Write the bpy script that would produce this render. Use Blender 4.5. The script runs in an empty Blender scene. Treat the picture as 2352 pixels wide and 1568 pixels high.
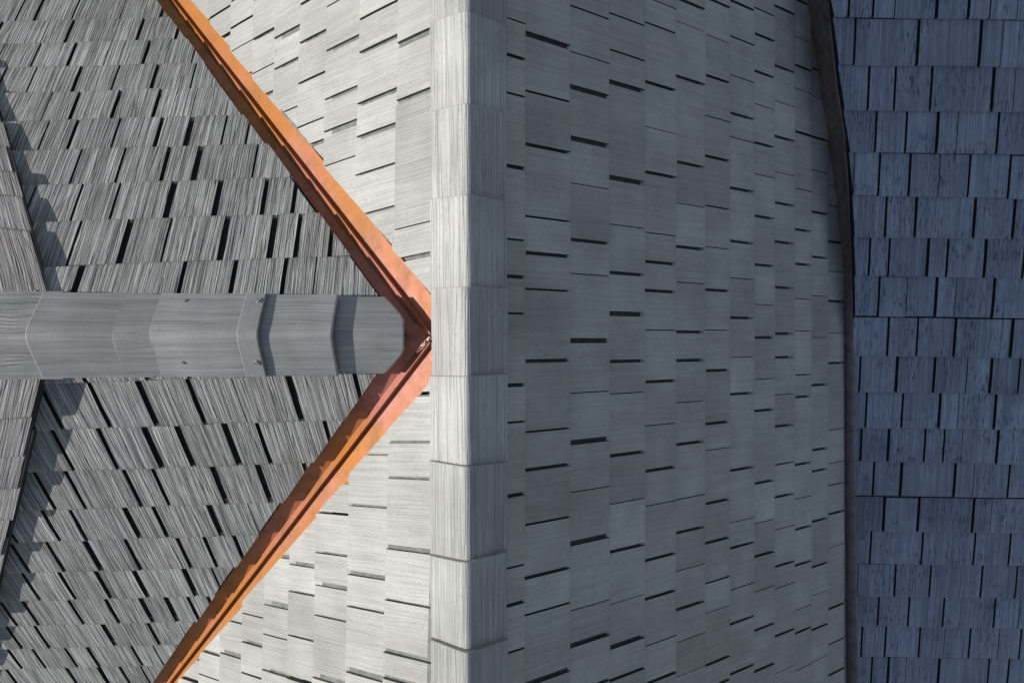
import bpy, math, random
from mathutils import Vector, noise as mnoise

# ------------------------------------------------------------------ camera, light, exposure
SC = bpy.context.scene
COL = SC.collection
CAMZ = 9.0
CAM = Vector((0.0, 0.0, CAMZ))
FPX = 1600.0                      # focal length for a picture 2352 px wide
cd = bpy.data.cameras.new("camera")
cam = bpy.data.objects.new("camera", cd)
COL.objects.link(cam)
cam.location = CAM
cam.rotation_euler = (0, 0, 0)
cd.sensor_width = 36.0
cd.lens = 36.0 * FPX / 2352.0
cd.clip_start = 0.05
cd.clip_end = 5000
SC.camera = cam

SUN_ELEV = math.radians(24.0)
SUN_AZ = math.radians(1.0)        # turn of the light away from straight along +X
world = bpy.data.worlds.new("World")
SC.world = world
world.use_nodes = True
wn = world.node_tree.nodes
wl = world.node_tree.links
wn.clear()
wo = wn.new("ShaderNodeOutputWorld")
wb = wn.new("ShaderNodeBackground")
sk = wn.new("ShaderNodeTexSky")
sk.sky_type = 'NISHITA'
sk.sun_disc = False
sk.sun_elevation = SUN_ELEV
sk.sun_rotation = math.radians(270.0)
sk.air_density = 1.0
sk.dust_density = 0.3
sk.ozone_density = 1.0
wb.inputs[1].default_value = 0.088
hs = wn.new("ShaderNodeHueSaturation")
hs.inputs["Saturation"].default_value = 0.68
wl.new(sk.outputs[0], hs.inputs["Color"])
wl.new(hs.outputs[0], wb.inputs[0])
wl.new(wb.outputs[0], wo.inputs[0])

sd = bpy.data.lights.new("sun", 'SUN')
sd.energy = 4.15
sd.angle = math.radians(0.5)
sd.color = (1.0, 0.97, 0.90)
sun = bpy.data.objects.new("sun", sd)
COL.objects.link(sun)
ldir = Vector((math.cos(SUN_ELEV) * math.cos(SUN_AZ), math.cos(SUN_ELEV) * math.sin(SUN_AZ), -math.sin(SUN_ELEV)))
sun.rotation_euler = ldir.to_track_quat('-Z', 'Y').to_euler()

SC.view_settings.view_transform = 'Standard'
SC.view_settings.look = 'None'
SC.view_settings.exposure = 0.35
SC.view_settings.gamma = 1.0

R = random.Random(11)

# ------------------------------------------------------------------ helpers
def ray(x, y):
    """direction through a point of the picture given in its own pixels (2560 wide)"""
    return Vector(((x * 0.91875 - 1176.0) / FPX, -(y * 0.91875 - 784.0) / FPX, -1.0))

class Plane:
    """a roof slope: o on its top line, u along the eaves, v down the slope, n outward"""
    def __init__(s, o, u, v):
        s.o, s.u, s.v = o, u.normalized(), v.normalized()
        n = s.u.cross(s.v)
        s.n = n.normalized() if n.z > 0 else (-n).normalized()
        s.h = 0.026
        s.hand = 1 if n.z > 0 else -1
    def at(s, x, y, h=None):
        h = s.h if h is None else h
        d = ray(x, y)
        t = ((s.o + s.n * h) - CAM).dot(s.n) / d.dot(s.n)
        p = CAM + d * t - s.o
        return p.dot(s.u), p.dot(s.v)
    def vp(s, x, y):
        """skew du/dv of lines that run to picture point x,y"""
        d = ray(x, y)
        return d.dot(s.u) / d.dot(s.v)
    def p(s, u, v, h=0.0):
        return s.o + s.u * u + s.v * v + s.n * h
    def uv(s, q):
        d = q - s.o
        return d.dot(s.u), d.dot(s.v)

def hp(a, b, inside):
    """half-plane a.u+b.v+c>=0 through two uv points with 'inside' in it"""
    A, B = -(b[1] - a[1]), (b[0] - a[0])
    L = math.hypot(A, B)
    A, B = A / L, B / L
    C = -(A * a[0] + B * a[1])
    if A * inside[0] + B * inside[1] + C < 0:
        A, B, C = -A, -B, -C
    return (A, B, C)

def clip(poly, f):
    A, B, C = f
    out = []
    n = len(poly)
    for i in range(n):
        p, q = poly[i], poly[(i + 1) % n]
        dp = A * p[0] + B * p[1] + C
        dq = A * q[0] + B * q[1] + C
        if dp >= 0:
            out.append(p)
        if (dp > 0 and dq < 0) or (dp < 0 and dq > 0):
            t = dp / (dp - dq)
            out.append((p[0] + (q[0] - p[0]) * t, p[1] + (q[1] - p[1]) * t))
    return out

def area(poly):
    a = 0
    for i in range(len(poly)):
        p, q = poly[i], poly[(i + 1) % len(poly)]
        a += p[0] * q[1] - q[0] * p[1]
    return a / 2

class MB:
    """collects faces of one mesh with uv and a tone attribute"""
    def __init__(s):
        s.v, s.f, s.uv, s.t, s.m, s.sm = [], [], [], [], [], []
    def vert(s, p):
        s.v.append((p.x, p.y, p.z))
        return len(s.v) - 1
    def face(s, idx, uvs=None, tone=(0.5, 0.5, 0.5), mat=0, smooth=False):
        s.f.append(tuple(idx))
        s.uv.append(uvs if uvs else [(0, 0)] * len(idx))
        s.t.append(tone)
        s.m.append(mat)
        s.sm.append(smooth)
    def poly(s, pts, uvs=None, tone=(0.5, 0.5, 0.5), mat=0, smooth=False):
        s.face([s.vert(p) for p in pts], uvs, tone, mat, smooth)
    def build(s, name, mats, parent=None, label=None):
        me = bpy.data.meshes.new(name)
        me.from_pydata(s.v, [], s.f)
        for m in mats:
            me.materials.append(m)
        me.uv_layers.new(name="grain")
        me.color_attributes.new("tone", 'FLOAT_COLOR', 'CORNER')
        ul = me.uv_layers["grain"]
        at = me.color_attributes["tone"]
        k = 0
        for fi in range(len(s.f)):
            for j in range(len(s.f[fi])):
                ul.data[k].uv = s.uv[fi][j]
                t = s.t[fi]
                at.data[k].color = (t[0], t[1], t[2], 1.0)
                k += 1
        for i, p in enumerate(me.polygons):
            p.material_index = s.m[i]
            p.use_smooth = s.sm[i]
        me.validate()
        me.update()
        o = bpy.data.objects.new(name, me)
        COL.objects.link(o)
        if parent:
            o.parent = parent
            o.matrix_parent_inverse = parent.matrix_world.inverted()
        if label:
            o["label"] = label
        return o

def thing(name, label, cat, loc, group=None):
    o = bpy.data.objects.new(name, None)
    o.empty_display_size = 0.2
    COL.objects.link(o)
    o.location = loc
    bpy.context.view_layer.update()
    o["label"] = label
    o["category"] = cat
    o["kind"] = "thing"
    if group:
        o["group"] = group
    return o

# ------------------------------------------------------------------ materials
def mat(name):
    m = bpy.data.materials.new(name)
    m.use_nodes = True
    nt = m.node_tree
    nt.nodes.clear()
    out = nt.nodes.new("ShaderNodeOutputMaterial")
    bs = nt.nodes.new("ShaderNodeBsdfPrincipled")
    nt.links.new(bs.outputs[0], out.inputs[0])
    return m, nt, bs

def N(nt, typ, **kw):
    n = nt.nodes.new(typ)
    for k, v in kw.items():
        setattr(n, k, v)
    return n

def mathn(nt, op, a, b=None, c=None):
    n = N(nt, "ShaderNodeMath", operation=op)
    for i, x in enumerate((a, b, c)):
        if x is None:
            continue
        if isinstance(x, (int, float)):
            n.inputs[i].default_value = x
        else:
            nt.links.new(x, n.inputs[i])
    return n.outputs[0]

def noise_n(nt, vec, scale, detail=2.0, rough=0.5, dim='3D'):
    n = N(nt, "ShaderNodeTexNoise", noise_dimensions=dim)
    n.inputs["Scale"].default_value = scale
    n.inputs["Detail"].default_value = detail
    n.inputs["Roughness"].default_value = rough
    nt.links.new(vec, n.inputs["Vector"])
    return n.outputs["Fac"]

def maprange(nt, x, a, b, c, d):
    n = N(nt, "ShaderNodeMapRange")
    n.inputs[1].default_value, n.inputs[2].default_value = a, b
    n.inputs[3].default_value, n.inputs[4].default_value = c, d
    nt.links.new(x, n.inputs[0])
    return n.outputs[0]

def mixc(nt, fac, a, b, mode='MIX'):
    n = N(nt, "ShaderNodeMix", data_type='RGBA', blend_type=mode)
    if isinstance(fac, (int, float)):
        n.inputs[0].default_value = fac
    else:
        nt.links.new(fac, n.inputs[0])
    for i, x in ((6, a), (7, b)):
        if isinstance(x, tuple):
            n.inputs[i].default_value = (*x, 1.0)
        else:
            nt.links.new(x, n.inputs[i])
    return n.outputs[2]

def grained(name, dark, light, bump=0.55, dist=0.004, fine=230.0, coarse=62.0, rough=0.6, spec=0.35,
            groove=0.5, spots=0.0, spotcol=(0.03, 0.035, 0.05), tonevar=0.22, warp=0.006, streakcol=0.6, spotf=(150.0, 42.0)):
    """weathered grooved shake; grain runs along the v of its uv map"""
    m, nt, bs = mat(name)
    uvn = N(nt, "ShaderNodeUVMap", uv_map="grain")
    sep = N(nt, "ShaderNodeSeparateXYZ")
    nt.links.new(uvn.outputs[0], sep.inputs[0])
    u, v = sep.outputs[0], sep.outputs[1]
    # slow wander of the grain
    cw = N(nt, "ShaderNodeCombineXYZ")
    nt.links.new(mathn(nt, 'MULTIPLY', u, 5.0), cw.inputs[0])
    nt.links.new(mathn(nt, 'MULTIPLY', v, 7.0), cw.inputs[1])
    wv = noise_n(nt, cw.outputs[0], 1.0, 1.0)
    u2 = mathn(nt, 'ADD', u, mathn(nt, 'MULTIPLY', mathn(nt, 'SUBTRACT', wv, 0.5), warp * 4))
    def stripe(fu, fv, det, r):
        c = N(nt, "ShaderNodeCombineXYZ")
        nt.links.new(mathn(nt, 'MULTIPLY', u2, fu), c.inputs[0])
        nt.links.new(mathn(nt, 'MULTIPLY', v, fv), c.inputs[1])
        return noise_n(nt, c.outputs[0], 1.0, det, r)
    s1 = stripe(fine, 1.6, 3.0, 0.6)
    s2 = stripe(coarse, 1.1, 2.0, 0.5)
    s3 = stripe(fine * 0.45, 1.3, 1.0, 0.5)
    # thin deep grooves where s3 crosses a level
    g = maprange(nt, mathn(nt, 'ABSOLUTE', mathn(nt, 'SUBTRACT', s3, 0.47)), 0.0, 0.05, 1.0, 0.0)
    ht = mathn(nt, 'ADD', mathn(nt, 'MULTIPLY', s1, 0.9), mathn(nt, 'MULTIPLY', s2, 0.9))
    ht = mathn(nt, 'SUBTRACT', ht, mathn(nt, 'MULTIPLY', g, groove))
    tc = N(nt, "ShaderNodeTexCoord")
    b2 = noise_n(nt, tc.outputs["Object"], 95.0, 3.0, 0.6)
    ht = mathn(nt, 'ADD', ht, mathn(nt, 'MULTIPLY', b2, 0.22))
    bp = N(nt, "ShaderNodeBump")
    bp.inputs["Strength"].default_value = bump
    bp.inputs["Distance"].default_value = dist
    nt.links.new(ht, bp.inputs["Height"])
    nt.links.new(bp.outputs[0], bs.inputs["Normal"])
    # colour: stripes of weathered and darker material, dirt in the grooves, shingle to shingle tone
    f = maprange(nt, mathn(nt, 'ADD', mathn(nt, 'MULTIPLY', s1, 0.55), mathn(nt, 'MULTIPLY', s2, 0.45)), 0.39, 0.61, 0.0, 1.0)
    f = mathn(nt, 'ADD', mathn(nt, 'MULTIPLY', f, streakcol), 0.5 - streakcol / 2)
    f = mathn(nt, 'SUBTRACT', f, mathn(nt, 'MULTIPLY', g, 0.35 * groove))
    base = mixc(nt, f, dark, light)
    at = N(nt, "ShaderNodeVertexColor", layer_name="tone")
    sa = N(nt, "ShaderNodeSeparateColor")
    nt.links.new(at.outputs[0], sa.inputs[0])
    tv = maprange(nt, sa.outputs[0], 0.0, 1.0, 1.0 - tonevar, 1.0 + tonevar * 0.8)
    blot = noise_n(nt, tc.outputs["Object"], 2.6, 4.0, 0.6)
    tv = mathn(nt, 'MULTIPLY', tv, maprange(nt, blot, 0.3, 0.7, 0.80, 1.15))
    cc = N(nt, "ShaderNodeCombineColor")
    for i in range(3):
        nt.links.new(tv, cc.inputs[i])
    base = mixc(nt, 1.0, base, cc.outputs[0], 'MULTIPLY')
    # faint warm / cool drift from shingle to shingle
    base = mixc(nt, maprange(nt, sa.outputs[1], 0, 1, 0.0, 0.16), base, (0.26, 0.23, 0.22), 'MIX')
    if spots > 0:
        c = N(nt, "ShaderNodeCombineXYZ")
        nt.links.new(mathn(nt, 'MULTIPLY', u2, spotf[0]), c.inputs[0])
        nt.links.new(mathn(nt, 'MULTIPLY', v, spotf[1]), c.inputs[1])
        sp = noise_n(nt, c.outputs[0], 1.0, 3.0, 0.65)
        area_n = noise_n(nt, tc.outputs["Object"], 5.5, 2.0, 0.5)
        sp = mathn(nt, 'MULTIPLY', maprange(nt, sp, 0.50, 0.62, 0, 1), maprange(nt, area_n, 0.36, 0.60, 0.0, spots))
        base = mixc(nt, sp, base, spotcol)
    nt.links.new(base, bs.inputs["Base Color"])
    bs.inputs["Roughness"].default_value = rough
    bs.inputs["Specular IOR Level"].default_value = spec
    return m

M_MAIN = grained("weathered_pale_shake", (0.30, 0.300, 0.284), (0.435, 0.434, 0.405), bump=0.45, dist=0.005, fine=125, coarse=40, warp=0.003, rough=0.55, tonevar=0.2, spots=0.2, streakcol=0.5)
M_DORMER = grained("weathered_grey_shake", (0.165, 0.168, 0.17), (0.455, 0.457, 0.45), bump=1.0, dist=0.013, fine=130, coarse=50, warp=0.0009, rough=0.55, groove=0.75, tonevar=0.16, streakcol=0.9)
M_RAISED = grained("weathered_mauve_shake", (0.15, 0.143, 0.147), (0.36, 0.35, 0.352), bump=0.9, dist=0.011, fine=120, coarse=36, warp=0.0018, rough=0.6, groove=0.8, tonevar=0.15, streakcol=0.9)
M_BLUE = grained("slate_blue_shake", (0.16, 0.20, 0.265), (0.33, 0.395, 0.50), bump=0.5, dist=0.005, fine=110, coarse=34, rough=0.6, groove=0.7, warp=0.003, tonevar=0.2, spots=0.75, spotf=(95.0, 14.0), spotcol=(0.025, 0.03, 0.062), streakcol=0.8)
M_CAP = grained("weathered_pale_cap", (0.27, 0.27, 0.258), (0.43, 0.433, 0.41), bump=0.5, dist=0.006, fine=120, coarse=45, groove=0.6, warp=0.0012, rough=0.5, tonevar=0.1, spots=0.2, streakcol=0.7)
M_DCAP = grained("weathered_grey_cap", (0.18, 0.184, 0.186), (0.30, 0.304, 0.30), bump=0.5, dist=0.006, fine=110, coarse=45, warp=0.0015, rough=0.42, spec=1.0, tonevar=0.08, streakcol=0.7)

def plain(name, col, rough=0.8, metal=0.0, var=0.3, scale=30.0, spec=0.3):
    m, nt, bs = mat(name)
    tc = N(nt, "ShaderNodeTexCoord")
    f = noise_n(nt, tc.outputs["Object"], scale, 4.0, 0.6)
    lo = tuple(c * (1 - var) for c in col)
    hi = tuple(min(1, c * (1 + var)) for c in col)
    nt.links.new(mixc(nt, maprange(nt, f, 0.3, 0.7, 0, 1), lo, hi), bs.inputs["Base Color"])
    bs.inputs["Roughness"].default_value = rough
    bs.inputs["Metallic"].default_value = metal
    bs.inputs["Specular IOR Level"].default_value = spec
    return m

M_EDGE = plain("shaded_black_edge", (0.022, 0.024, 0.027), 0.85)  # unweathered sides and heads, with keyway shade put into the colour
M_EDGE_PALE = plain("lit_grey_edge", (0.17, 0.172, 0.165), 0.8)  # sunlit slope's copy of the edge colour, less slot shade painted in
M_EDGE_MID = plain("shaded_grey_edge", (0.07, 0.073, 0.077), 0.85)  # shaded slope's copy, more slot shade painted into the edge colour
M_FELT = plain("black_roofing_felt", (0.02, 0.02, 0.022), 0.95)
M_TRIM = plain("dark_bronze_trim", (0.16, 0.13, 0.128), 0.6, 0.0, 0.35, 14.0, 0.4)
M_STEEL = plain("zinc_screw_steel", (0.24, 0.24, 0.23), 0.5, 0.6, 0.15, 60.0)
M_GROUND = plain("lawn", (0.05, 0.075, 0.03), 0.95, 0.0, 0.5, 0.8)

def copper(name):
    m, nt, bs = mat(name)
    tc = N(nt, "ShaderNodeTexCoord")
    a = noise_n(nt, tc.outputs["Object"], 2.3, 3.0, 0.55)
    b = noise_n(nt, tc.outputs["Object"], 16.0, 4.0, 0.6)
    at = N(nt, "ShaderNodeVertexColor", layer_name="tone")
    sa = N(nt, "ShaderNodeSeparateColor")
    nt.links.new(at.outputs[0], sa.inputs[0])
    f = mathn(nt, 'ADD', maprange(nt, a, 0.3, 0.7, -0.45, 0.45), sa.outputs[0])
    f = mathn(nt, 'ADD', f, maprange(nt, b, 0.3, 0.7, -0.12, 0.12))
    f = maprange(nt, f, 0.0, 1.0, 0.0, 1.0)
    c1 = mixc(nt, f, (0.42, 0.158, 0.118), (0.40, 0.14, 0.024))
    c2 = mixc(nt, maprange(nt, mathn(nt, 'ADD', mathn(nt, 'MULTIPLY', b, 0.5), mathn(nt, 'MULTIPLY', noise_n(nt, tc.outputs['Object'], 5.0, 5.0, 0.65), 0.5)), 0.47, 0.66, 0.0, 0.55), c1, (0.19, 0.085, 0.038))
    nt.links.new(c2, bs.inputs["Base Color"])
    bs.inputs["Metallic"].default_value = 0.1
    bs.inputs["Specular IOR Level"].default_value = 0.3
    nt.links.new(maprange(nt, b, 0.3, 0.7, 0.42, 0.6), bs.inputs["Roughness"])
    bp = N(nt, "ShaderNodeBump")
    bp.inputs["Strength"].default_value = 0.35
    bp.inputs["Distance"].default_value = 0.004
    nt.links.new(noise_n(nt, tc.outputs["Object"], 7.0, 2.0), bp.inputs["Height"])
    nt.links.new(bp.outputs[0], bs.inputs["Normal"])
    return m

M_COPPER = copper("valley_copper")

# ------------------------------------------------------------------ the ground far below
g = MB()
g.poly([Vector((-900, -900, 0)), Vector((900, -900, 0)), Vector((900, 900, 0)), Vector((-900, 900, 0))])
go = g.build("ground", [M_GROUND])
go["kind"] = "structure"

# ------------------------------------------------------------------ roof slopes as planes
A = math.radians(39.5)
B = math.radians(35.0)
XR = (1075.0 - 1176.0) / FPX * 2.70
RIDGE_Z = CAMZ - 2.734
RIDGE_O = Vector((XR, 0, RIDGE_Z))
P_RIGHT = Plane(RIDGE_O, Vector((0, 1, 0)), Vector((math.cos(A), 0, -math.sin(A))))
P_LEFT = Plane(RIDGE_O, Vector((0, 1, 0)), Vector((-math.cos(A), 0, -math.sin(A))))
DY = 0.014
D_Z = CAMZ - 2.862
D_O = Vector((-0.9, DY, D_Z))
P_UP = Plane(D_O, Vector((1, 0, 0)), Vector((0, math.cos(B), -math.sin(B))))
P_LOW = Plane(D_O, Vector((1, 0, 0)), Vector((0, -math.cos(B), -math.sin(B))))
# lower blue roof: falls gently towards the bottom of the picture
def at_depth(x, y, d):
    return CAM + ray(x, y) * d
bo = at_depth(2134, 640, 4.52)
bu = Vector((1, -0.012, 0)).normalized()
bd = ray(1442 / 0.91875, 6988 / 0.91875).normalized()
bv = (bd - bu * bd.dot(bu)).normalized()
P_BLUE = Plane(bo, bu, bv)

# ------------------------------------------------------------------ shingle laying
T = 0.017
WALL = 0.042
PROFILE = [(0.0, 0.0265), (0.004, 0.0315), (0.016, 0.0335), (0.10, 0.0290), (0.25, 0.0175), (0.262, 0.0168), (0.53, 0.0010)]

def prof(t, thick=1.0):
    for (a, ha), (b, hb) in zip(PROFILE, PROFILE[1:]):
        if t <= b:
            return (ha + (hb - ha) * (t - a) / (b - a)) * thick
    return PROFILE[-1][1] * thick

GAPW = {'n': 0.0045, 'm': 0.008, 'w': 0.0145, 'W': 0.021}

def lay_shingle(mb, pl, a, k, ul, ur, m, vm, clips, h0=0.0, rnd=R, curl=1.0, grain_scale=1.0, dark_from=0.255):
    """one shake: tail on v=a+k.u, sides u=ul/ur + m.(v-vm); clipped, with its own thickness, tilt, tone"""
    j = rnd.uniform(-0.0025, 0.0025)
    if rnd.random() < 0.05:
        j += rnd.uniform(0.002, 0.007)
    a = a + j
    def corner(us, off):
        # solve u = us + m (v - vm), v = a + k u - off
        u = (us + m * (a - off - vm)) / (1 - m * k)
        return (u, a + k * u - off)
    poly = [corner(ul, 0), corner(ur, 0), corner(ur, 0.53), corner(ul, 0.53)]
    for c in clips:
        poly = clip(poly, c)
        if len(poly) < 3:
            return
    if abs(area(poly)) < 2e-5:
        return
    uc = (ul + ur) / 2
    tilt = rnd.uniform(-0.012, 0.012)
    dh = rnd.uniform(0.0, 0.0035)
    ou, ov = rnd.uniform(0, 40), rnd.uniform(0, 40)
    tone = (min(1, max(0, rnd.gauss(0.5, 0.22))), rnd.random(), rnd.random())
    cup = rnd.uniform(-0.0015, 0.0025) * curl
    wdt = max(0.04, ur - ul)
    def H(u, v):
        t = a + k * u - v
        x = (u - uc - m * (v - vm)) / wdt * 2
        return h0 + prof(max(0, t)) + (dh + tilt * (u - uc)) * max(0, 1 - max(0, t) / 0.53) + cup * (1 - x * x) * max(0, 1 - t / 0.3)
    # bands down the slope, each also cut into strips across so that the cup shows
    verts = {}
    def top(u, v):
        key = (round(u, 5), round(v, 5))
        if key not in verts:
            verts[key] = mb.vert(pl.p(u, v, H(u, v)))
        return verts[key]
    breaks = [p[0] for p in PROFILE]
    for t0, t1 in zip(breaks, breaks[1:]):
        band = clip(poly, (k, -1.0, a - t0))          # t >= t0
        if len(band) >= 3:
            band = clip(band, (-k, 1.0, -(a - t1)))   # t <= t1
        if len(band) < 3 or abs(area(band)) < 1e-9:
            continue
        if area(band) * pl.hand < 0:
            band = band[::-1]
        ids, uvs = [], []
        for (u, v) in band:
            i = top(u, v)
            if ids and i == ids[-1]:
                continue
            ids.append(i)
            uvs.append(((u - m * (v - vm)) * grain_scale + ou, v + ov))
        if ids and ids[0] == ids[-1]:
            ids.pop(); uvs.pop()
        if len(ids) < 3:
            continue
        mb.face(ids, uvs, tone, 1 if t0 >= dark_from else 0, True)  # covered head takes the edge colour, so keyway floors are painted darker
        nb = len(band)
        for i in range(nb):
            p, q = band[i], band[(i + 1) % nb]
            tp = a + k * p[0] - p[1]
            tq = a + k * q[0] - q[1]
            if abs(tp - tq) < 1e-6 and (abs(tp - t1) < 1e-6 or (abs(tp - t0) < 1e-6 and t0 > 0)):
                continue
            tail = abs(tp) < 1e-6 and abs(tq) < 1e-6
            hpv, hqv = H(*p), H(*q)
            pts = [pl.p(p[0], p[1], hpv), pl.p(p[0], p[1], hpv - WALL), pl.p(q[0], q[1], hqv - WALL), pl.p(q[0], q[1], hqv)]
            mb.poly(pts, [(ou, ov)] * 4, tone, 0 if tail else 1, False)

def lay_course(mb, pl, a, k, gaps, umin, umax, m, vm, clips, h0=0.0, rnd=R, lo=0.11, hi=0.30, gw=1.0, **kw):
    """gaps: list of (u, width class) at v=vm; random ones fill the rest of the course"""
    gaps = sorted(gaps)
    if gaps:
        u = gaps[0][0]
        while u > umin:
            u -= rnd.uniform(lo, hi)
            gaps.insert(0, (u, rnd.choice('mwnw')))
        u = gaps[-1][0]
        while u < umax:
            u += rnd.uniform(lo, hi)
            gaps.append((u, rnd.choice('mwnw')))
    else:
        u = umin
        while u < umax:
            gaps.append((u, rnd.choice('mwnw')))
            u += rnd.uniform(lo, hi)
    for (ua, ca), (ub, cb) in zip(gaps, gaps[1:]):
        l, r = ua + GAPW[ca] * gw / 2, ub - GAPW[cb] * gw / 2
        if r - l > 0.02:
            cl = clips() if callable(clips) else clips
            lay_shingle(mb, pl, a, k, l, r, m, vm, cl, h0, rnd, **kw)

def shift(f, d):
    return (f[0], f[1], f[2] + d)

def deck(mb, pl, poly, h):
    mb.poly([pl.p(u, v, h) for (u, v) in (poly if area(poly) * pl.hand > 0 else poly[::-1])], None, (0.5, 0.5, 0.5), 2)

def toks(s):
    return [(float(t[:-1]), t[-1]) for t in s.split()]

# ================================================================== MAIN ROOF
main_roof = thing("main_roof", "pale grey shake roof whose long capped ridge parts a sunlit slope from a shaded one", "roof", (XR, 0, RIDGE_Z))

# ---- shaded right slope: course tails (x in the 2352 grid) and the keyways of each course (y, width)
KX = [1207.6, 1311, 1401, 1482, 1553.6, 1620.7, 1677.6, 1733.7, 1780, 1826.5, 1865, 1903, 1940, 1974]
KY = [
 "40n 124w 212m 380w 548m 634w 719m 885w 971m 1140w 1306m 1392w 1501m",
 "94W 222m 342w 503m 585w 666m 828w 987m 1072w 1195m 1314w 1397m 1553W",
 "30m 133n 212W 327W 428n 555w 631n 782W 900n 1011W 1123n 1238W 1388n 1467W 1575w",
 "128m 200W 415W 520n 629w 721W 829w 902n 1041w 1150n 1257w 1375n 1472W",
 "65m 199w 300n 402w 538n 604w 669w 758n 875w 974n 1076w 1155n 1277w 1364w 1470n 1555w",
 "10w 62n 186w 379w 472n 570w 650n 762w 827w 922n 1016w 1140n 1215w 1302n 1388w 1462n 1540n",
 "8w 91n 183w 274n 365w 477m 570n 667w 758n 850w 970w 1030n 1150w 1239w 1330m 1397n 1515w",
 "14w 95m 182n 268w 322n 437w 557w 640n 730w 820n 903w 1075w 1193n 1250w 1345n 1422w 1535w",
 "88w 172w 246n 334w 405n 500w 610w 700n 775w 870n 941w 1105w 1196n 1270w 1350n 1437w 1530w",
 "25w 160w 240n 320w 400n 470w 558w 661w 766w 820w 905n 976w 1063m 1136w 1210n 1293w 1343n 1450w 1535n",
 "8w 93n 158w 210n 308w 437n 530w 608w 687n 760n 860m 910w 1063w 1141n 1210w 1291w 1393n 1445w 1530n",
 "75n 165w 228n 320w 395n 490w 592w 680n 775n 883w 1030w 1078w 1192w 1295w 1360n 1437w 1510n",
 "150w 235n 322n 430n 475n 557w 625n 692w 765n 833w 985n 1060n 1110m 1175w 1252n 1390w 1470m 1540w",
 "40m 180w 350m 520w 650m 800w 940m 1090w 1230m 1370w 1500m",
]
mR = P_RIGHT.vp(3392, 851)
ceave = [hp(P_RIGHT.at(2010, -200), P_RIGHT.at(2073, 337), (0, 1)), (0.0, 1.0, 0.0),
         hp(P_RIGHT.at(2073, 337), P_RIGHT.at(2110, 655), (0, 1)),
         hp(P_RIGHT.at(2110, 655), P_RIGHT.at(2118, 1900), (0, 1))]
mb = MB()
prev = None
for x, ys in zip(KX, KY):
    a = P_RIGHT.at(x / 0.91875, 850, 0.032)[1]
    xp = (prev if prev else x - 100)
    xm = (x + xp) / 2 / 0.91875
    prev = x
    vm = a - 0.125
    gaps = []
    for y, c in toks(ys):
        u, v = P_RIGHT.at(xm, y / 0.91875, 0.026)
        gaps.append((u + mR * (vm - v), c))
    lay_course(mb, P_RIGHT, a, 0.0, gaps, -3.6, 3.4, mR, vm, ceave, gw=1.08)
eave_v = P_RIGHT.at(2112, 850, 0.02)[1]
deck(mb, P_RIGHT, [(-3.8, 0.0), (3.5, 0.0), (3.5, eave_v - 0.36), (1.25, eave_v - 0.12), (0.4, eave_v - 0.03), (-3.8, eave_v - 0.01)], -0.022)
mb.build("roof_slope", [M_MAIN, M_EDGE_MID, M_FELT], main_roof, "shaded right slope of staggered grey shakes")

# ---- sunlit left slope, cut along the two copper valleys
LX = [896, 808, 733, 673, 616, 567, 516, 469]
LTOP = 822
zz = 0.29787
def z5(y): return y * zz
def z7(y): return 1240 + y * zz
LK = [
 [(110, 'W'), (250, 'w'), (567, 'n'), (1104, 'm'), (1195, 'm'), (1375, 'w'), (1512, 'm'), (1646, 'w')],
 [(48, 'm'), (132, 'w'), (258, 'w'), (340, 'w'), (432, 'm'), (1136, 'n'), (1266, 'm'), (1442, 'w'), (1529, 'm'), (1696, 'W')],
 [(20, 'n'), (131, 'w'), (250, 'w'), (332, 'W'), (412, 'n'), (1284, 'm'), (1387, 'm'), (1469, 'w'), (1551, 'm'), (1710, 'W')],
 [(20, 'm'), (116, 'w'), (212, 'm'), (319, 'n'), (1414, 'w'), (1487, 'm'), (1602, 'm'), (1712, 'w')],
 [(2, 'W'), (107, 'W'), (180, 'w'), (293, 'n'), (1517, 'W'), (1600, 'n'), (1690, 'w')],
 [(13, 'm'), (110, 'w'), (190, 'n'), (1616, 'w'), (1545, 'n'), (1700, 'm')],
 [(15, 'm'), (80, 'm'), (1559, 'm'), (1644, 'W')],
 [(56, 'm'), (1640, 'w'), (1705, 'n')],
]
mL = P_LEFT.vp(-833, 1081)
kL = -0.035
mb = MB()
cutU0 = hp(P_LEFT.at(479, 0), P_LEFT.at(1077, 739), P_LEFT.at(1000, 100))
cutL0 = hp(P_LEFT.at(1075, 944), P_LEFT.at(459, 1687), P_LEFT.at(1000, 1600))
uS = P_LEFT.at(1000, 840)[0]
halfU = (1.0, 0.0, -uS)
halfL = (-1.0, 0.0, uS)
courses = []
px = None
for x, ks in zip(LX, LK):
    u, v = P_LEFT.at(x / 0.91875, 853, 0.032)
    a = v - kL * u
    xm = (x + (px if px else x + 95)) / 2
    px = x
    vm = a - 0.125
    gaps = []
    for y, c in ks:
        # the course drifts right going down the picture
        xs = xm / 0.91875 + (y - 853) * 0.022
        uu, vv = P_LEFT.at(xs, y, 0.026)
        gaps.append((uu + mL * (vm - vv), c))
    courses.append((a, vm, gaps))
a = courses[-1][0]
while a < 3.9:
    a += 0.25
    courses.append((a, a - 0.125, []))
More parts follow.
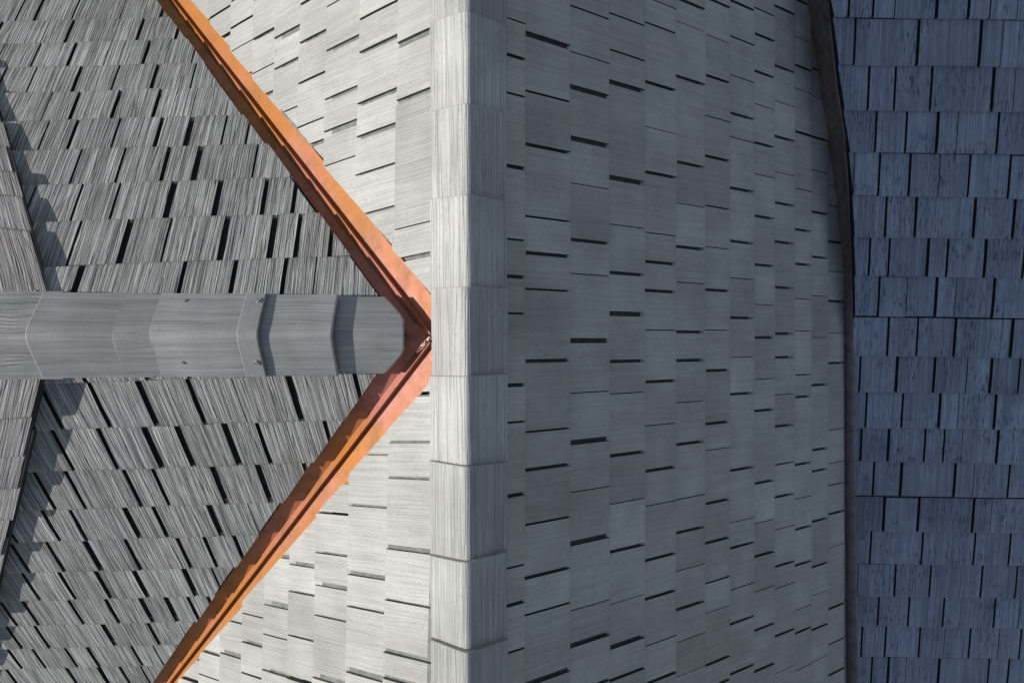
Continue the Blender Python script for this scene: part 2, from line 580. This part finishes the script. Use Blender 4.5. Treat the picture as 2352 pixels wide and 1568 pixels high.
for a, vm, gaps in courses:
    ju, jl = R.uniform(-0.012, 0.012), R.uniform(-0.012, 0.012)
    up = [shift(cutU0, ju), halfU, (0.0, 1.0, 0.0)]
    lo = [shift(cutL0, jl), halfL, (0.0, 1.0, 0.0)]
    if gaps:
        gs = gaps
    else:
        gs, u = [], -4.2
        while u < 4.2:
            gs.append((u, R.choice('mwnw'))); u += R.uniform(0.11, 0.30)
    gu = [g for g in gs if g[0] > uS - 0.1]
    gl = [g for g in gs if g[0] <= uS + 0.1]
    lay_course(mb, P_LEFT, a, kL, gu, uS - 0.3, 4.2, mL, vm, up, curl=2.4, gw=1.5)
    lay_course(mb, P_LEFT, a, kL, gl, -4.2, uS + 0.3, mL, vm, lo, curl=2.4, gw=1.5)
deck(mb, P_LEFT, [(-4.3, 0.0), (4.3, 0.0), (4.3, 3.9), (-4.3, 3.9)], -0.022)
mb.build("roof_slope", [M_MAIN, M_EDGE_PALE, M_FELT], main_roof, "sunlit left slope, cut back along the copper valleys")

# ---- ridge caps -----------------------------------------------------------------------------------------------------
def cap_mesh(mb, o, ax, side, slope_l, slope_r, half_l, half_r, r, s0, s1, lift0, lift1, thick, endfun0=None, endfun1=None,
             ns=14, bumpy=0.0015, seed=0, chamfer=0.006, flare=0.0):
    """a bent ridge piece: rounded crest, two wings; s runs along the ridge from s0 to s1"""
    rn = random.Random(seed)
    xs = []
    n = 9
    for i in range(n, 0, -1):
        xs.append(-half_l * (i / n) ** 1.7)
    xs.append(0.0)
    for i in range(1, n + 1):
        xs.append(half_r * (i / n) ** 1.7)
    def drop(x):
        t = math.tan(slope_l if x < 0 else slope_r)
        return -t * (math.sqrt(x * x + r * r) - r)
    rows = []
    tone = (0.5 + rn.uniform(-0.4, 0.4), rn.random() * 0.6, rn.random())
    for i, x in enumerate(xs):
        row = []
        e0 = endfun0(x / (half_l if x < 0 else half_r)) if endfun0 else 0.0
        e1 = endfun1(x / (half_l if x < 0 else half_r)) if endfun1 else 0.0
        for j in range(ns + 1):
            f = j / ns
            s = (s0 + e0) + (s1 + e1 - s0 - e0) * f
            lift = lift0 + (lift1 - lift0) * f
            q = abs(x) / (half_l if x < 0 else half_r)
            z = drop(x) + lift + flare * max(0, q - 0.7) * math.sin(f * 3.1)
            p = o + ax * s + side * x + Vector((0, 0, z))
            p += Vector((0, 0, 1)) * bumpy * mnoise.noise(Vector((s * 9 + seed * 7.3, x * 9, seed)))
            p += side * bumpy * 1.3 * mnoise.noise(Vector((s * 5 + 40, seed * 3.1, x)))
            row.append(p)
        rows.append(row)
    arc = [0.0]
    for i in range(1, len(xs)):
        arc.append(arc[-1] + (rows[i][0] - rows[i - 1][0]).length)
    ids = [[mb.vert(p) for p in row] for row in rows]
    ou, ov = rn.uniform(0, 50), rn.uniform(0, 50)
    flip = (ax.cross(side)).z < 0
    def uvof(i, j):
        return (arc[i] + ou, (s0 + (s1 - s0) * j / ns) + ov)
    for i in range(len(xs) - 1):
        for j in range(ns):
            q = [(i, j), (i, j + 1), (i + 1, j + 1), (i + 1, j)]
            if flip:
                q = q[::-1]
            mb.face([ids[a][b] for a, b in q], [uvof(a, b) for a, b in q], tone, 0, True)
    # the worn, rounded lip at both ends: a narrow chamfer that catches the light
    def lip(j, jn):
        out = []
        for i in range(len(xs)):
            e = rows[i][j]
            d = (e - rows[i][jn]).normalized()
            out.append(e + d * chamfer + Vector((0, 0, -chamfer * 1.0)))
        for i in range(len(xs) - 1):
            q = [rows[i][j], rows[i + 1][j], out[i + 1], out[i]]
            nn = (q[1] - q[0]).cross(q[2] - q[1])
            if nn.z < 0:
                q = q[::-1]
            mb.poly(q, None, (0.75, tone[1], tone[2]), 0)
        return out
    lip0, lip1 = lip(0, 1), lip(ns, ns - 1)
    # edges: a skirt round the outline, going down by the thickness
    down = Vector((0, 0, -thick))
    def skirt(pts, uvs, flat_mat):
        for i in range(len(pts) - 1):
            mb.poly([pts[i], pts[i] + down, pts[i + 1] + down, pts[i + 1]], [uvs[i], uvs[i], uvs[i + 1], uvs[i + 1]], tone, flat_mat)
    skirt(lip0, [uvof(i, 0) for i in range(len(xs))], 0)
    skirt(lip1[::-1], [uvof(i, ns) for i in range(len(xs))][::-1], 0)
    skirt(rows[0][::-1], [uvof(0, j) for j in range(ns + 1)][::-1], 0)
    skirt(rows[-1], [uvof(len(xs) - 1, j) for j in range(ns + 1)], 0)
    return rows

cap_o = Vector((XR, 0, RIDGE_Z + 0.052))
# joint lines in the picture at the crest (2352 grid, y) - from the top to the bottom
joints = [-420, -185, 30, 240, 450, 660, 868, 1075, 1292, 1497, 1705, 1915]
half = 0.152
cap_list = [(784 - y) / FPX * 2.655 for y in joints]
for i in range(len(cap_list) - 1):
    s_top, s_bot = cap_list[i], cap_list[i + 1]
    mb = MB()
    # tail at the top end, its foot tucked under the next piece below
    cap_mesh(mb, cap_o, Vector((0, -1, 0)), Vector((1, 0, 0)), A, A, half + R.uniform(-0.006, 0.006), half + R.uniform(-0.004, 0.005), 0.019,
             -s_top + R.uniform(-0.004, 0.004), -s_bot + 0.035, 0.034, -0.001, 0.026, chamfer=0.003, seed=50 + i, flare=R.uniform(-0.002, 0.014),
             endfun0=(lambda sl: (lambda q: sl * q))(R.uniform(-0.010, 0.010)))
    mb.build("ridge_cap", [M_CAP], main_roof)

# ================================================================== DORMER ROOF
dormer = thing("dormer_roof", "darker grey gabled shake roof that joins the left slope between two copper valleys", "roof", (D_O.x, DY, D_Z))

def dormer_slope(pl, rows, h0, cut_a, cut_b, inside, vpx, label):
    """rows: (row top y, row tail y at x=298, list of keyways as (x, y, class)) in picture pixels"""
    mb = MB()
    m = pl.vp(*vpx)
    pl.h = 0.026 + h0
    cut = hp(pl.at(*cut_a), pl.at(*cut_b), pl.at(*inside))
    ks = []
    data = []
    for (ytail, keys) in rows:
        p = pl.at(298, ytail, 0.032 + h0)
        q = pl.at(600, ytail - 9.0, 0.032 + h0)
        k = (q[1] - p[1]) / (q[0] - p[0])
        data.append((p, keys))
        ks.append(k)
    k = sum(ks) / len(ks)
    last = None
    for (p, keys) in data:
        a = p[1] - k * p[0]
        vm = a - 0.125
        gaps = []
        for x, y, c in keys:
            u, v = pl.at(x, y)
            gaps.append((u + m * ((vm + k * u) - v), c))
        # sides pass through (gap, vm+k.u): refer every side to its own mid height
        j = R.uniform(-0.009, 0.009)
        gs = [(u - m * k * u, c) for u, c in gaps]
        lay_course(mb, pl, a, k, gs, -2.6, 1.0, m, vm, [shift(cut, j), (0.0, 1.0, -0.0)], h0=h0, curl=1.4, gw=1.4)
        last = a
    while last < 3.7:
        last += 0.25
        lay_course(mb, pl, last, k, [], -2.6, 1.0, m, last - 0.125, [cut], h0=h0, gw=1.4)
    d = [(-2.6, 0.0), (1.2, 0.0), (1.2, 3.6), (-2.6, 3.6)]
    d = clip(d, shift(cut, -0.02))
    deck(mb, pl, d, -0.016)
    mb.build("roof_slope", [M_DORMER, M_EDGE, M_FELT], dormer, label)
    return k, cut

def src(off, lst, ymid):
    """keyways from an enlarged view: list 'xc' tokens, all on the row mid height"""
    return [(off[0] + x * zz, off[1] + ymid * zz, c) for x, c in toks(lst)]

O1, O2, O3, O4 = (0, 0), (0, 400), (0, 800), (0, 1240)
up_rows = [
 (658, src(O2, "787W 1620w 2030w", 680) + src(O2, "395m", 680) + [(726, 602, 'w'), (800, 602, 'n')]),
 (547, src(O2, "372m 770m 1172W 1500m 1957W 2345W", 340)),
 (455, src(O1, "405m 778m 1082m 1520W 1900W 2275w", 1390)),
 (369, src(O1, "95m 765m 1118m 1475w 1732W 2195m", 1120)),
 (295, src(O1, "60m 502m 735w 1080m 1420w 1662W 1945m", 875)),
 (225, src(O1, "82m 520n 742w 1072w 1400w 1700n", 655)),
 (161, src(O1, "150m 398m 757w 1065m 1378w 1690m", 445)),
 (102, src(O1, "135n 426m 718w 1000n 1312w", 250)),
 (46, src(O1, "112w 492n 688w 1065n 1258w", 75)),
]
up_rows.insert(0, (778, src(O2, "465w 1665n 2090w", 1000) + [(753, 698, 'w'), (883, 698, 'w')]))
kU, cutDU = dormer_slope(P_UP, up_rows, 0.025, (390, 0), (951, 737), (200, 400), (1110, -1634), "upper slope of the dormer, falling towards the top of the photo")
low_rows = [
 (1070, src(O3, "410w 825w 1235W 1650w", 690) + [(600, 1005, 'n'), (741, 1005, 'W'), (899, 985, 'w')]),
 (1174, src(O3, "527w 912w 1297W 1570W 1967W 2235w", 1085) + [(832, 1123, 'w')]),
 (1270, src(O3, "370w 635w 1120w 1362w 1860W 2240W", 1417)),
 (1349, src(O4, "425w 660w 1120W 1360w 1825W 2150n", 235)),
 (1426, src(O4, "155w 460w 782W 1122w 1560w 1785w", 495)),
 (1496, src(O4, "250w 560w 872W 1190W 1612W", 740)),
 (1559, src(O4, "65w 252w 645w 952w 1247W 1457W", 970)),
 (1615, src(O4, "115w 352w 600n 925W 1307w", 1170)),
 (1666, src(O4, "325w 602w 792w 1162w 1342n", 1350)),
 (1716, src(O4, "100w 610w 880W 1060w", 1510)),
]
low_rows.insert(0, (955, []))
kD, cutDL = dormer_slope(P_LOW, low_rows, 0.005, (942, 930), (384, 1699), (200, 1200), (1561, 3248), "lower slope of the dormer, falling towards the bottom of the photo")

# dormer ridge caps (x of the joints in the 2352 grid)
dcap_o = Vector((0, DY + 0.012, D_Z + 0.080))
def dx(x):
    return (x - 1176) / FPX * 2.80
DH = 0.165
def screw(parent, p, nrm, r=0.011):
    mb = MB()
    nrm = nrm.normalized()
    t = nrm.orthogonal().normalized()
    b = nrm.cross(t)
    prof_ = [(r, 0.0), (r, 0.003), (r * 0.86, 0.0045), (r * 0.66, 0.0035), (r * 0.6, 0.002), (r * 0.42, 0.002), (r * 0.40, 0.006), (r * 0.2, 0.0068)]
    nseg = 20
    rings = []
    for rr, h in prof_:
        rings.append([mb.vert(p + (t * math.cos(2 * math.pi * i / nseg) + b * math.sin(2 * math.pi * i / nseg)) * rr + nrm * h) for i in range(nseg)])
    for a, c in zip(rings, rings[1:]):
        for i in range(nseg):
            mb.face([a[i], a[(i + 1) % nseg], c[(i + 1) % nseg], c[i]], None, (0.5, 0.5, 0.5), 0, True)
    mb.face(rings[-1])
    return mb.build("screw", [M_STEEL], parent)

AX, SD = Vector((1, 0, 0)), Vector((0, -1, 0))
def dcap(x0, x1, l0, l1, seed, half_=DH, e0=None, e1=None, th=0.012, m=M_DCAP):
    mb = MB()
    rows = cap_mesh(mb, dcap_o, AX, SD, B, B, half_, half_, 0.030, dx(x0), dx(x1), l0, l1, th, e0, e1, ns=16, bumpy=0.0022, seed=seed, flare=0.003)
    o = mb.build("ridge_cap", [m], dormer)
    return o, rows

# end piece next to the copper, its corners cut back
def end_cut(q):
    q = abs(q)
    return -0.004 - (0.012 * q if q < 0.40 else 0.005 + 0.16 * (q - 0.40) ** 1.15)
c5, r5 = dcap(700, 928, 0.000, -0.010, 91, DH - 0.006, None, end_cut)
c4, r4 = dcap(560, 766, 0.008, 0.030, 92, DH + 0.002)
c3, r3 = dcap(352, 598, 0.012, 0.031, 93, DH + 0.006)
c2, r2 = dcap(270, 420, 0.018, 0.006, 94, DH + 0.004)
c1, r1 = dcap(84, 330, 0.044, 0.008, 95, DH + 0.009)
def on_rows(rows, fi, fj):
    i = min(len(rows) - 2, int(fi * (len(rows) - 1)))
    j = min(len(rows[0]) - 2, int(fj * (len(rows[0]) - 1)))
    p = rows[i][j]
    n = (rows[i + 1][j] - p).cross(rows[i][j + 1] - p)
    if n.z < 0:
        n = -n
    return p, n
# smooth raised band across the tail of the third piece, and its screws
mb = MB()
bt = cap_mesh(mb, dcap_o, AX, SD, B, B, DH + 0.0055, DH + 0.0055, 0.030, dx(556), dx(600), 0.0315, 0.0345, 0.008, chamfer=0.003, ns=4, bumpy=0.0006, seed=93)
M_BAND = plain("smooth_grey_band", (0.225, 0.23, 0.228), 0.5, 0.0, 0.12, 40.0, 0.5)
mb.build("cap_band", [M_BAND], c3)
for fi in (0.08, 0.93):
    p, n = on_rows(bt, fi, 0.75)
    screw(c3, p, n, 0.0125)
for fi in (0.08, 0.93):
    p, n = on_rows(r3, fi, 0.30)
    screw(c3, p, n, 0.007)

# ================================================================== RAISED GABLE at the left edge
raised = thing("raised_gable_roof", "raised mauve grey shake roof throwing a stepped shadow on the dormer beside it", "roof", (-1.6, DY, D_Z))
B2 = math.radians(35.0 + 0.3)
R_O = Vector((D_O.x, DY, D_Z + 0.054))
P_RUP = Plane(R_O, Vector((1, 0, 0)), Vector((0, math.cos(B2), -math.sin(B2))))
P_RLOW = Plane(R_O, Vector((1, 0, 0)), Vector((0, -math.cos(B2), -math.sin(B2))))
RH = 0.012
def raised_slope(pl, rake_a, rake_b, kslope, tails, label, side_dir):
    mb = MB()
    h = RH
    ra, rb = pl.at(*rake_a, h + 0.03), pl.at(*rake_b, h + 0.03)
    inside = pl.at(-300, (rake_a[1] + rake_b[1]) / 2, h + 0.03)
    rake = hp(ra, rb, inside)
    m = (rb[0] - ra[0]) / (rb[1] - ra[1])
    for t in tails:
        p = pl.at(t[0], t[1], h + 0.032)
        a = p[1] - kslope * p[0]
        vm = a - 0.125
        u0 = p[0]
        gs, u = [], u0
        while u > -2.2:
            u -= R.uniform(0.13, 0.26)
            gs.append((u - m * 0.125, R.choice('mnw')))
        gs.append((u0 + 0.4, 'm'))
        lay_course(mb, pl, a, kslope, gs, -2.6, u0 + 0.4, m, vm, [shift(rake, R.uniform(-0.012, 0.010)), (0, 1.0, 0.0)], h0=h, dark_from=0.5)
        last = a
    while last < 3.4:
        last += 0.25
        lay_course(mb, pl, last, kslope, [], -2.8, 0.4, m, last - 0.125, [shift(rake, R.uniform(-0.012, 0.010)), (0, 1.0, 0.0)], h0=h, dark_from=0.5)
    # deck with a dark edge board beneath
    d = clip([(-2.8, 0.0), (1.2, 0.0), (1.2, 3.4), (-2.8, 3.4)], shift(rake, -0.012))
    deck(mb, pl, d, h - 0.01)
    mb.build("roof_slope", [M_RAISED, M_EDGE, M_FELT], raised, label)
    mb = MB()
    dd = clip([(-2.8, 0.0), (1.2, 0.0), (1.2, 3.4), (-2.8, 3.4)], shift(rake, 0.0))
    if area(dd) * pl.hand < 0:
        dd = dd[::-1]
    for i in range(len(dd)):
        p, q = dd[i], dd[(i + 1) % len(dd)]
        fp = rake[0] * p[0] + rake[1] * p[1] + rake[2]
        fq = rake[0] * q[0] + rake[1] * q[1] + rake[2]
        if abs(fp) < 1e-4 and abs(fq) < 1e-4:
            ax_, bx_ = rake[0] * 0.018, rake[1] * 0.018
            p2, q2 = (p[0] + ax_, p[1] + bx_), (q[0] + ax_, q[1] + bx_)
            top, bot = h + 0.012, -0.06
            mb.poly([pl.p(*p, top), pl.p(*p, bot), pl.p(*q, bot), pl.p(*q, top)])
            mb.poly([pl.p(*p2, top), pl.p(*q2, top), pl.p(*q2, bot), pl.p(*p2, bot)])
            mb.poly([pl.p(*p2, top), pl.p(*p, top), pl.p(*q, top), pl.p(*q2, top)])
    mb.build("rake_board", [M_EDGE], raised)

raised_slope(P_RUP, (112, 731), (0, 290), -0.16, [(20, 740), (64, 576), (48, 491), (36, 430), (18, 365), (2, 305)], "upper slope of the raised roof", 1)
raised_slope(P_RLOW, (100, 950), (0, 1431), -0.10, [(60, 935), (82, 1042), (60, 1142), (45, 1221), (30, 1300)], "lower slope of the raised roof", -1)
mb = MB()
cap_mesh(mb, dcap_o + Vector((0, 0, 0.026)), AX, SD, B2, B2, DH + 0.016, DH + 0.016, 0.030, dx(-420), dx(120), 0.0, 0.0, 0.014, ns=16, bumpy=0.002, seed=97)
M_RCAP = grained("weathered_mauve_cap", (0.19, 0.182, 0.186), (0.32, 0.31, 0.313), bump=0.7, dist=0.006, fine=100, coarse=36, rough=0.45, spec=0.45, tonevar=0.08, streakcol=0.8)
rc = mb.build("ridge_cap", [M_RCAP], raised)
p = P_RUP.p(*P_RUP.at(91, 727, RH + 0.036), RH + 0.036)
screw(rc, p, P_RUP.n, 0.012)

# ================================================================== COPPER VALLEYS
def valley(sgn, label, tones):
    """sgn +1: towards the top of the picture"""
    n_m = P_LEFT.n
    pd = P_UP if sgn > 0 else P_LOW
    n_d = pd.n
    xa = XR - (D_Z - RIDGE_Z) / -math.tan(A) * 1.0
    xa = XR - (RIDGE_Z - D_Z) / math.tan(A)
    p0 = Vector((xa, DY, D_Z)) + Vector((0, 0, -0.004))
    dirv = Vector((-1.0, sgn * math.tan(A) / math.tan(B), -math.tan(A))).normalized()
    pm = n_m.cross(dirv).normalized()
    if pm.x < 0:
        pm = -pm
    pdv = n_d.cross(dirv).normalized()
    if pdv.x > 0:
        pdv = -pdv
    upv = (pm * -1 + pdv * -1)
    upv = (n_m + n_d).normalized()
    root = thing("valley_flashing", label, "flashing", p0, "copper valley flashings")
    L = 3.6
    ncut = len(tones)
    edges = [0.0]
    cuts = [0.62, 1.45, 2.35, 3.6] if sgn > 0 else [0.50, 1.55, 2.5, 3.6]
    for si in range(4):
        s0 = 0.0 if si == 0 else cuts[si - 1] - 0.05
        s1 = cuts[si]
        mb = MB()
        lift = 0.0022 * (3 - si)
        rn = random.Random(300 + si + (7 if sgn > 0 else 0))
        # section profile: (position, is_rib)
        def sec(s):
            wmax = max(0.002, s * dirv.y / -pdv.y - 0.004) if abs(pdv.y) > 1e-6 else 0.24
            wa, wb_ = min(0.17, wmax), min(0.10, wmax * 0.6)
            wr = min(1.0, wmax / 0.03)
            w = 0.0022 * mnoise.noise(Vector((s * 3.0, si * 5.0, sgn)))
            w2 = 0.004 * mnoise.noise(Vector((s * 2.2, si * 9.0, sgn * 3 + 2)))
            c = p0 + dirv * s + Vector((0, 0, lift))
            rb = 0.022
            rise = 0.031
            pts = [c + pdv * wa + n_d * (0.001 + w), c + pdv * wb_ + n_d * (w + 0.001 * mnoise.noise(Vector((s * 6, 3, si)))), c + pdv * min(rb, wmax * 0.4) + n_d * 0.001,
                   c + upv * rise + pm * (w2 * 0.5) + pm * 0.008, c + pm * 0.008 + upv * rise + pm * (w2 * 0.5) + pm * 0.002 - upv * 0.0003,
                   c + pm * 0.019 + n_m * 0.001, c + pm * 0.062 + n_m * (w + 0.003 * mnoise.noise(Vector((s * 5, 8, si)))), c + pm * 0.125 + n_m * (0.001 + w)]
            return pts
        ns = max(3, int((s1 - s0) / 0.05))
        secs = [sec(s0 + (s1 - s0) * i / ns) for i in range(ns + 1)]
        for k in range(7):
            a = [mb.vert(x[k]) for x in secs]
            b = [mb.vert(x[k + 1]) for x in secs]
            for i in range(ns):
                q = [a[i], a[i + 1], b[i + 1], b[i]]
                # normal upwards
                nn = (secs[i + 1][k] - secs[i][k]).cross(secs[i][k + 1] - secs[i][k])
                if nn.dot(upv) < 0:
                    q = q[::-1]
                mb.face(q, None, (tones[si] + (0.10 if k >= 4 else 0.0) + (0.28 if k == 6 else 0.0), 0, 0), 0, False)
        # the folded lower lip of the section
        lip = secs[-1]
        for k in range(7):
            mb.poly([lip[k], lip[k] - n_m * 0.0025, lip[k + 1] - n_m * 0.0025, lip[k + 1]], None, (0.95, 0, 0), 0)
        mb.build("flashing_section", [M_COPPER], root)
    return root, p0, dirv, pm, pdv, upv

vu = valley(1, "ribbed copper valley flashing running up and left from the ridge beside the dormer's upper slope", [0.12, 0.55, 0.78, 0.88])
vl = valley(-1, "ribbed copper valley flashing running down and left from the ridge beside the dormer's lower slope", [0.15, 0.55, 0.78, 0.9])

# saddle under the end of the dormer ridge, with a crumpled corner
sad = MB()
p0 = vu[1]
sx0 = dx(880)
rows = []
for i in range(15):
    f = i / 14.0
    x = sx0 + (p0.x - 0.005 - sx0) * f
    row = []
    for j in range(-6, 7):
        y = j / 6.0 * min(0.06, 0.9 * max(0.004, p0.x - x))
        z = D_Z + 0.012 - (math.sqrt(y * y + 0.02 ** 2) - 0.02) * math.tan(B) + 0.002 * mnoise.noise(Vector((x * 14, y * 14, 3)))
        row.append(Vector((x, DY + y, z)))
    rows.append(row)
ids = [[sad.vert(q) for q in r] for r in rows]
for i in range(14):
    for j in range(12):
        sad.face([ids[i][j], ids[i + 1][j], ids[i + 1][j + 1], ids[i][j + 1]], None, (0.1, 0, 0), 0, True)
so = sad.build("saddle_flashing", [M_COPPER])
so["label"] = "small copper saddle flashing tucked under the blunt end of the dormer ridge cap"
so["category"] = "flashing"

def crumple():
    mb = MB()
    rn = random.Random(5)
    a = at_depth(1043, 880, 2.795)
    b = at_depth(1077, 842, 2.77)
    n = 9
    rows = []
    for i in range(n + 1):
        f = i / n
        c = a.lerp(b, f)
        w = 0.007 + 0.006 * math.sin(f * 3.0)
        row = []
        for j in range(5):
            g = (j / 4.0 - 0.5) * 2
            row.append(c + Vector((g * w * 0.45, -g * w * 0.45, 0.002 + rn.uniform(-0.010, 0.008) + (0.008 if j % 2 else -0.004))))
        rows.append(row)
    ids = [[mb.vert(p) for p in r] for r in rows]
    for i in range(n):
        for j in range(4):
            mb.face([ids[i][j], ids[i + 1][j], ids[i + 1][j + 1], ids[i][j + 1]], None, (0.2, 0, 0), 0, False)
    return mb.build("crumpled_lip", [plain("bright_crumpled_copper", (0.55, 0.33, 0.27), 0.4, 0.2, 0.3, 60)], vl[0], "crumpled bright end of the lower valley at the ridge")
crumple()

# ================================================================== BLUE ROOF on the right with its dark trim
blue = thing("blue_shake_roof", "slate blue shake roof on the right, lying lower in full shade beyond the dark trim", "roof", bo)
# trim line: (x base, y, x outer, depth outer)
TR = [(2016, -110, 2056, 4.05), (2030, 0, 2071, 4.14), (2034, 60, 2077, 4.18), (2051, 220, 2095, 4.26), (2073, 337, 2113, 4.33),
      (2090, 467, 2122, 4.42), (2102, 574, 2126, 4.49), (2109, 655, 2129, 4.54), (2110, 828, 2134, 4.62), (2112, 967, 2136, 4.645),
      (2114, 1240, 2138, 4.65), (2116, 1450, 2142, 4.655), (2118, 1707, 2146, 4.66), (2120, 1900, 2149, 4.66)]
base_pts = [P_RIGHT.p(*P_RIGHT.at(t[0], t[1], 0.028), 0.028) for t in TR]
low_pts = [P_RIGHT.p(*P_RIGHT.at(t[0], t[1], 0.02), -0.03) for t in TR]
top_pts = [at_depth(t[2], t[1], t[3]) for t in TR]
mb = MB()
rings = []
NS = 5
for i, t in enumerate(TR):
    b, o = base_pts[i], top_pts[i]
    out = (o - b)
    ring = [low_pts[i] + Vector((0.0, 0, -0.02)), b + Vector((0.004, 0, -0.010))]
    for j in range(1, NS):
        f = j / NS
        q = b.lerp(o, f) + Vector((0, 0, 0.018 * math.sin(f * math.pi)))
        ring.append(q + Vector((0, 0, 0.002 * mnoise.noise(Vector((i * 3.3, j * 2.2, 1))))))
    ring += [o, o + Vector((0.006, 0, -0.012)), o + Vector((0.0, 0, -0.10)), Vector((o.x - 0.02, o.y, o.z - 0.9))]
    rings.append(ring)
def dense(rings, m):
    out = []
    for a, b in zip(rings, rings[1:]):
        for i in range(m):
            f = i / m
            out.append([p.lerp(q, f) for p, q in zip(a, b)])
    out.append(rings[-1])
    return out
rings = dense(rings, 3)
ids = [[mb.vert(p) for p in r] for r in rings]
for i in range(len(ids) - 1):
    for j in range(len(ids[0]) - 1):
        mb.face([ids[i][j], ids[i + 1][j], ids[i + 1][j + 1], ids[i][j + 1]], None, (0.5, 0.5, 0.5), 0, True)
trim = mb.build("eave_trim", [M_TRIM])
trim["label"] = "dark brown metal trim strip along the eave between the shaded grey shakes and the blue roof"
trim["category"] = "trim"

def drop_uv(q):
    """uv on the blue plane straight under/over a point"""
    n = P_BLUE.n
    t = (P_BLUE.o - q).dot(n) / n.z
    return P_BLUE.uv(q + Vector((0, 0, t)))
tuv = [drop_uv(p) for p in top_pts]
def trim_u(v):
    for p, q in zip(tuv, tuv[1:]):
        if v <= q[1] or q is tuv[-1]:
            return p[0] + (q[0] - p[0]) * (v - p[1]) / (q[1] - p[1])
BY = [42, 152, 256, 352, 452, 547, 636, 727, 820, 903, 985, 1062, 1140, 1222, 1297, 1372, 1440, 1510, 1580]
BK = [
 "2182w 2236n 2341W 2421W 2475m", "2137w 2295W 2451W 2505n", "2171w 2237w 2328w 2482W 2536n", "2189w 2265w 2343W 2393n 2494w",
 "2198w 2274w 2348n 2423w 2524w", "2214w 2289W 2436W 2535W", "2173w 2222w 2319W 2368w 2463W 2560w", "2197w 2267n 2340W 2389n 2484W",
 "2220w 2293w 2387W 2530W", "2149w 2241W 2335W 2417m 2477W 2548w", "2165w 2255w 2348W 2395n 2487W", "2220W 2311w 2359w 2404n 2493W",
 "2183w 2252W 2386W 2434n 2522w", "2210W 2296W 2433W 2478n", "2176w 2305w 2436w 2524w", "2237w 2325w 2454w 2541w",
 "2195w 2271w 2358w 2401n 2486w 2548n", "2213w 2298w 2360n 2424w 2497n 2551w", "2220W 2264n 2346W 2471w"]
mB = P_BLUE.vp(1570, 7600)
mb = MB()
p, q = P_BLUE.at(2150, 800, 0.032), P_BLUE.at(2500, 805, 0.032)
kB = (q[1] - p[1]) / (q[0] - p[0])
blist = []
yprev = -30
for y, ks in zip(BY, BK):
    ys = y / 0.91875
    p = P_BLUE.at(2300, ys, 0.032)
    a = p[1] - kB * p[0]
    vm = a - 0.12
    ym = (y + yprev) / 2 / 0.91875
    yprev = y
    gaps = []
    for x, c in toks(ks):
        u, v = P_BLUE.at(x, ym, 0.026)
        gaps.append((u - mB * kB * u, c))
    blist.append((a, vm, gaps))
first = blist[0][0]
for i in range(1, 6):
    blist.insert(0, (first - 0.255 * i, first - 0.255 * i - 0.12, []))
last = blist[-1][0]
for i in range(1, 6):
    blist.append((last + 0.255 * i, last + 0.255 * i - 0.12, []))
for a, vm, gaps in blist:
    # the trim segment this course meets
    c = hp((trim_u(a - 0.30), a - 0.30), (trim_u(a), a), (trim_u(a) + 2.0, a))
    lay_course(mb, P_BLUE, a, kB, gaps, -0.9, 3.6, mB, vm, [shift(c, -0.006 if vm < 0.9 else 0.02)])
duv = [tuv[0]] + tuv[1:]
dpoly = [(u - 0.0, v) for u, v in duv]
far = [(3.6, dpoly[-1][1]), (3.6, dpoly[0][1])]
for i in range(len(dpoly) - 1):
    quad = [dpoly[i], dpoly[i + 1], (3.6, dpoly[i + 1][1]), (3.6, dpoly[i][1])]
    deck(mb, P_BLUE, quad, -0.022)
mb.build("roof_slope", [M_BLUE, M_EDGE, M_FELT], blue)
